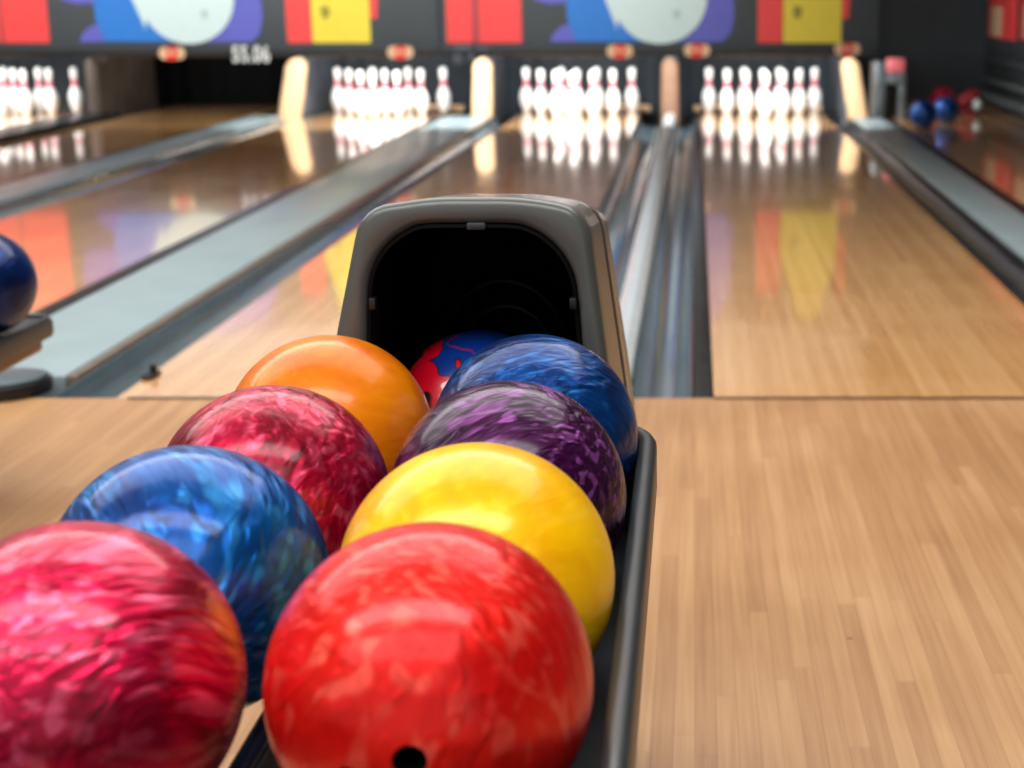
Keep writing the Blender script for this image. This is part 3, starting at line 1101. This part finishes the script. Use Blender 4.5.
add_box(bm, -0.06, 0.10, -0.06, 0.06, 0.0, 0.06, 0.02)
finish(bm, 'bag_foot', M['darkred'], bag)

# grey metal cabinet with pink top at the pit corner
x0, z0 = at(872, 120, 13.3)
x1, z1 = at(906, 58, 13.3)
cab = thing('lane_end_cabinet', 'grey metal frame cabinet with a pink top beside the last partition', 'cabinet', ((x0 + x1) / 2, 13.3, 0.0))
w = (x1 - x0) / 2
bm = bm_new()
add_box(bm, -w, -w * 0.25, -0.05, 0.25, 0.0, z1 - 0.03, 0.015)
finish(bm, 'side_panel', M['steel'], cab)
bm = bm_new()
add_box(bm, w * 0.55, w, -0.05, 0.03, 0.0, z1 - 0.10, 0.01)
finish(bm, 'leg', M['steel'], cab)
bm = bm_new()
add_box(bm, -w * 0.23, w, -0.06, 0.04, z1 - 0.21, z1 - 0.125, 0.012)
finish(bm, 'lower_plate', M['steel'], cab)
bm = bm_new()
add_box(bm, -w * 0.22, w * 0.95, -0.065, 0.05, z1 - 0.12, z1, 0.025, 3)
finish(bm, 'top_box', M['pinkred'], cab)['label'] = 'pink top box'
bm = bm_new()
add_box(bm, -w * 0.22, w * 0.5, 0.12, 0.2, 0.0, z1 - 0.22, 0.01)
finish(bm, 'back_panel', M['black'], cab)

# ledges along the side wall
for i, (xa, za, zb_, mat, lab) in enumerate(((2.78, -0.128, 0.075, M['ledge'], 'low grey ledge along the foot of the dark side wall'),
                                           (2.84, 0.16, 0.205, M['ledge'], 'middle grey ledge along the dark side wall'),
                                           (2.86, 0.36, 0.405, M['plate'], 'upper thin grey ledge along the dark side wall'))):
    bm = bm_new()
    add_box(bm, xa, 2.949, 5.0, 16.0, za, zb_, 0.012)
    tag(finish(bm, 'wall_ledge', mat), lab, 'ledge', 'ledges along the side wall')
# red boards on the side wall
for y0, y1, zb_, lab in ((15.0, 16.35, 0.575, 'red wall panel with a peach corner farther along the side wall'),
                         (13.3, 14.75, 0.60, 'red wall panel with a peach corner cut by the picture edge')):
    t = thing('wall_panel', lab, 'wall panel', (2.95, (y0 + y1) / 2, zb_), 'red panels on the side wall')
    hy = (y1 - y0) / 2
    bm = bm_new()
    add_box(bm, -0.03, -0.001, -hy, hy, 0.0, 1.3, 0.006)
    finish(bm, 'board', M['red'], t)
    bm = bm_new()
    add_box(bm, -0.036, -0.0302, -hy * 0.05 if y0 < 14 else -hy * 0.1, hy * 0.75, 0.02, 0.30, 0.002)
    finish(bm, 'peach_patch', M['cream'], t)['label'] = 'peach patch'

# ------------------------------------------------------------------ light
def area(name, loc, sx, sy, power, rot=(0, 0, 0), color=(1, 1, 1)):
    l = bpy.data.lights.new(name, 'AREA')
    l.shape = 'RECTANGLE'
    l.size = sx
    l.size_y = sy
    l.energy = power
    l.color = color
    o = bpy.data.objects.new(name, l)
    COL.objects.link(o)
    o.location = loc
    o.rotation_euler = rot
    return o


# ceiling light strips over the approach and lanes
area('ceiling_strip_light', (-0.9, 0.25, 3.3), 4.6, 0.7, 110)
area('ceiling_panel_light', (-1.5, -1.4, 3.3), 6.0, 1.6, 95)
area('ceiling_panel_light', (-1.6, 3.4, 3.3), 7.0, 2.4, 135)
area('ceiling_panel_light', (-2.5, 5.6, 3.3), 8.0, 1.6, 225)
al = area('added_masking_wash', (-3.8, 9.2, 3.25), 7.5, 0.4, 85, (math.radians(60), 0, 0))  # unseen wash added to brighten the printed panels
al.data.spread = math.radians(75)
# pin deck lamps behind the masking
for k, pw in (('a', 55), ('c', 55), ('d', 52), ('e', 52)):
    area('pin_deck_lamp', (LANE[k][2], 12.55, 0.95), 1.1, 0.15, pw, (math.radians(42), 0, 0))

w = bpy.data.worlds.new('hall')
w.use_nodes = True
w.node_tree.nodes['Background'].inputs[0].default_value = (0.95, 0.97, 1.0, 1)
w.node_tree.nodes['Background'].inputs[1].default_value = 0.5
scene.world = w

# ------------------------------------------------------------------ camera
cam = bpy.data.cameras.new('camera')
cam.sensor_width = 36.0
cam.lens = F_PX * 36.0 / 1024.0
cam.shift_x = -(CX - 512.0) / 1024.0
cam.dof.use_dof = True
cam.dof.focus_distance = 1.62
cam.dof.aperture_fstop = (cam.lens / 1000.0) / 0.0094
co = bpy.data.objects.new('camera', cam)
COL.objects.link(co)
co.location = (0, 0, H)
co.rotation_euler = (PI / 2 - PITCH, 0, 0)
scene.camera = co

vs = scene.view_settings
vs.view_transform = 'Standard'
vs.look = 'None'
vs.gamma = 1.0
vs.use_curve_mapping = False
vs.exposure = 0.0
scene.cycles.use_denoising = True
scene.cycles.max_bounces = 8
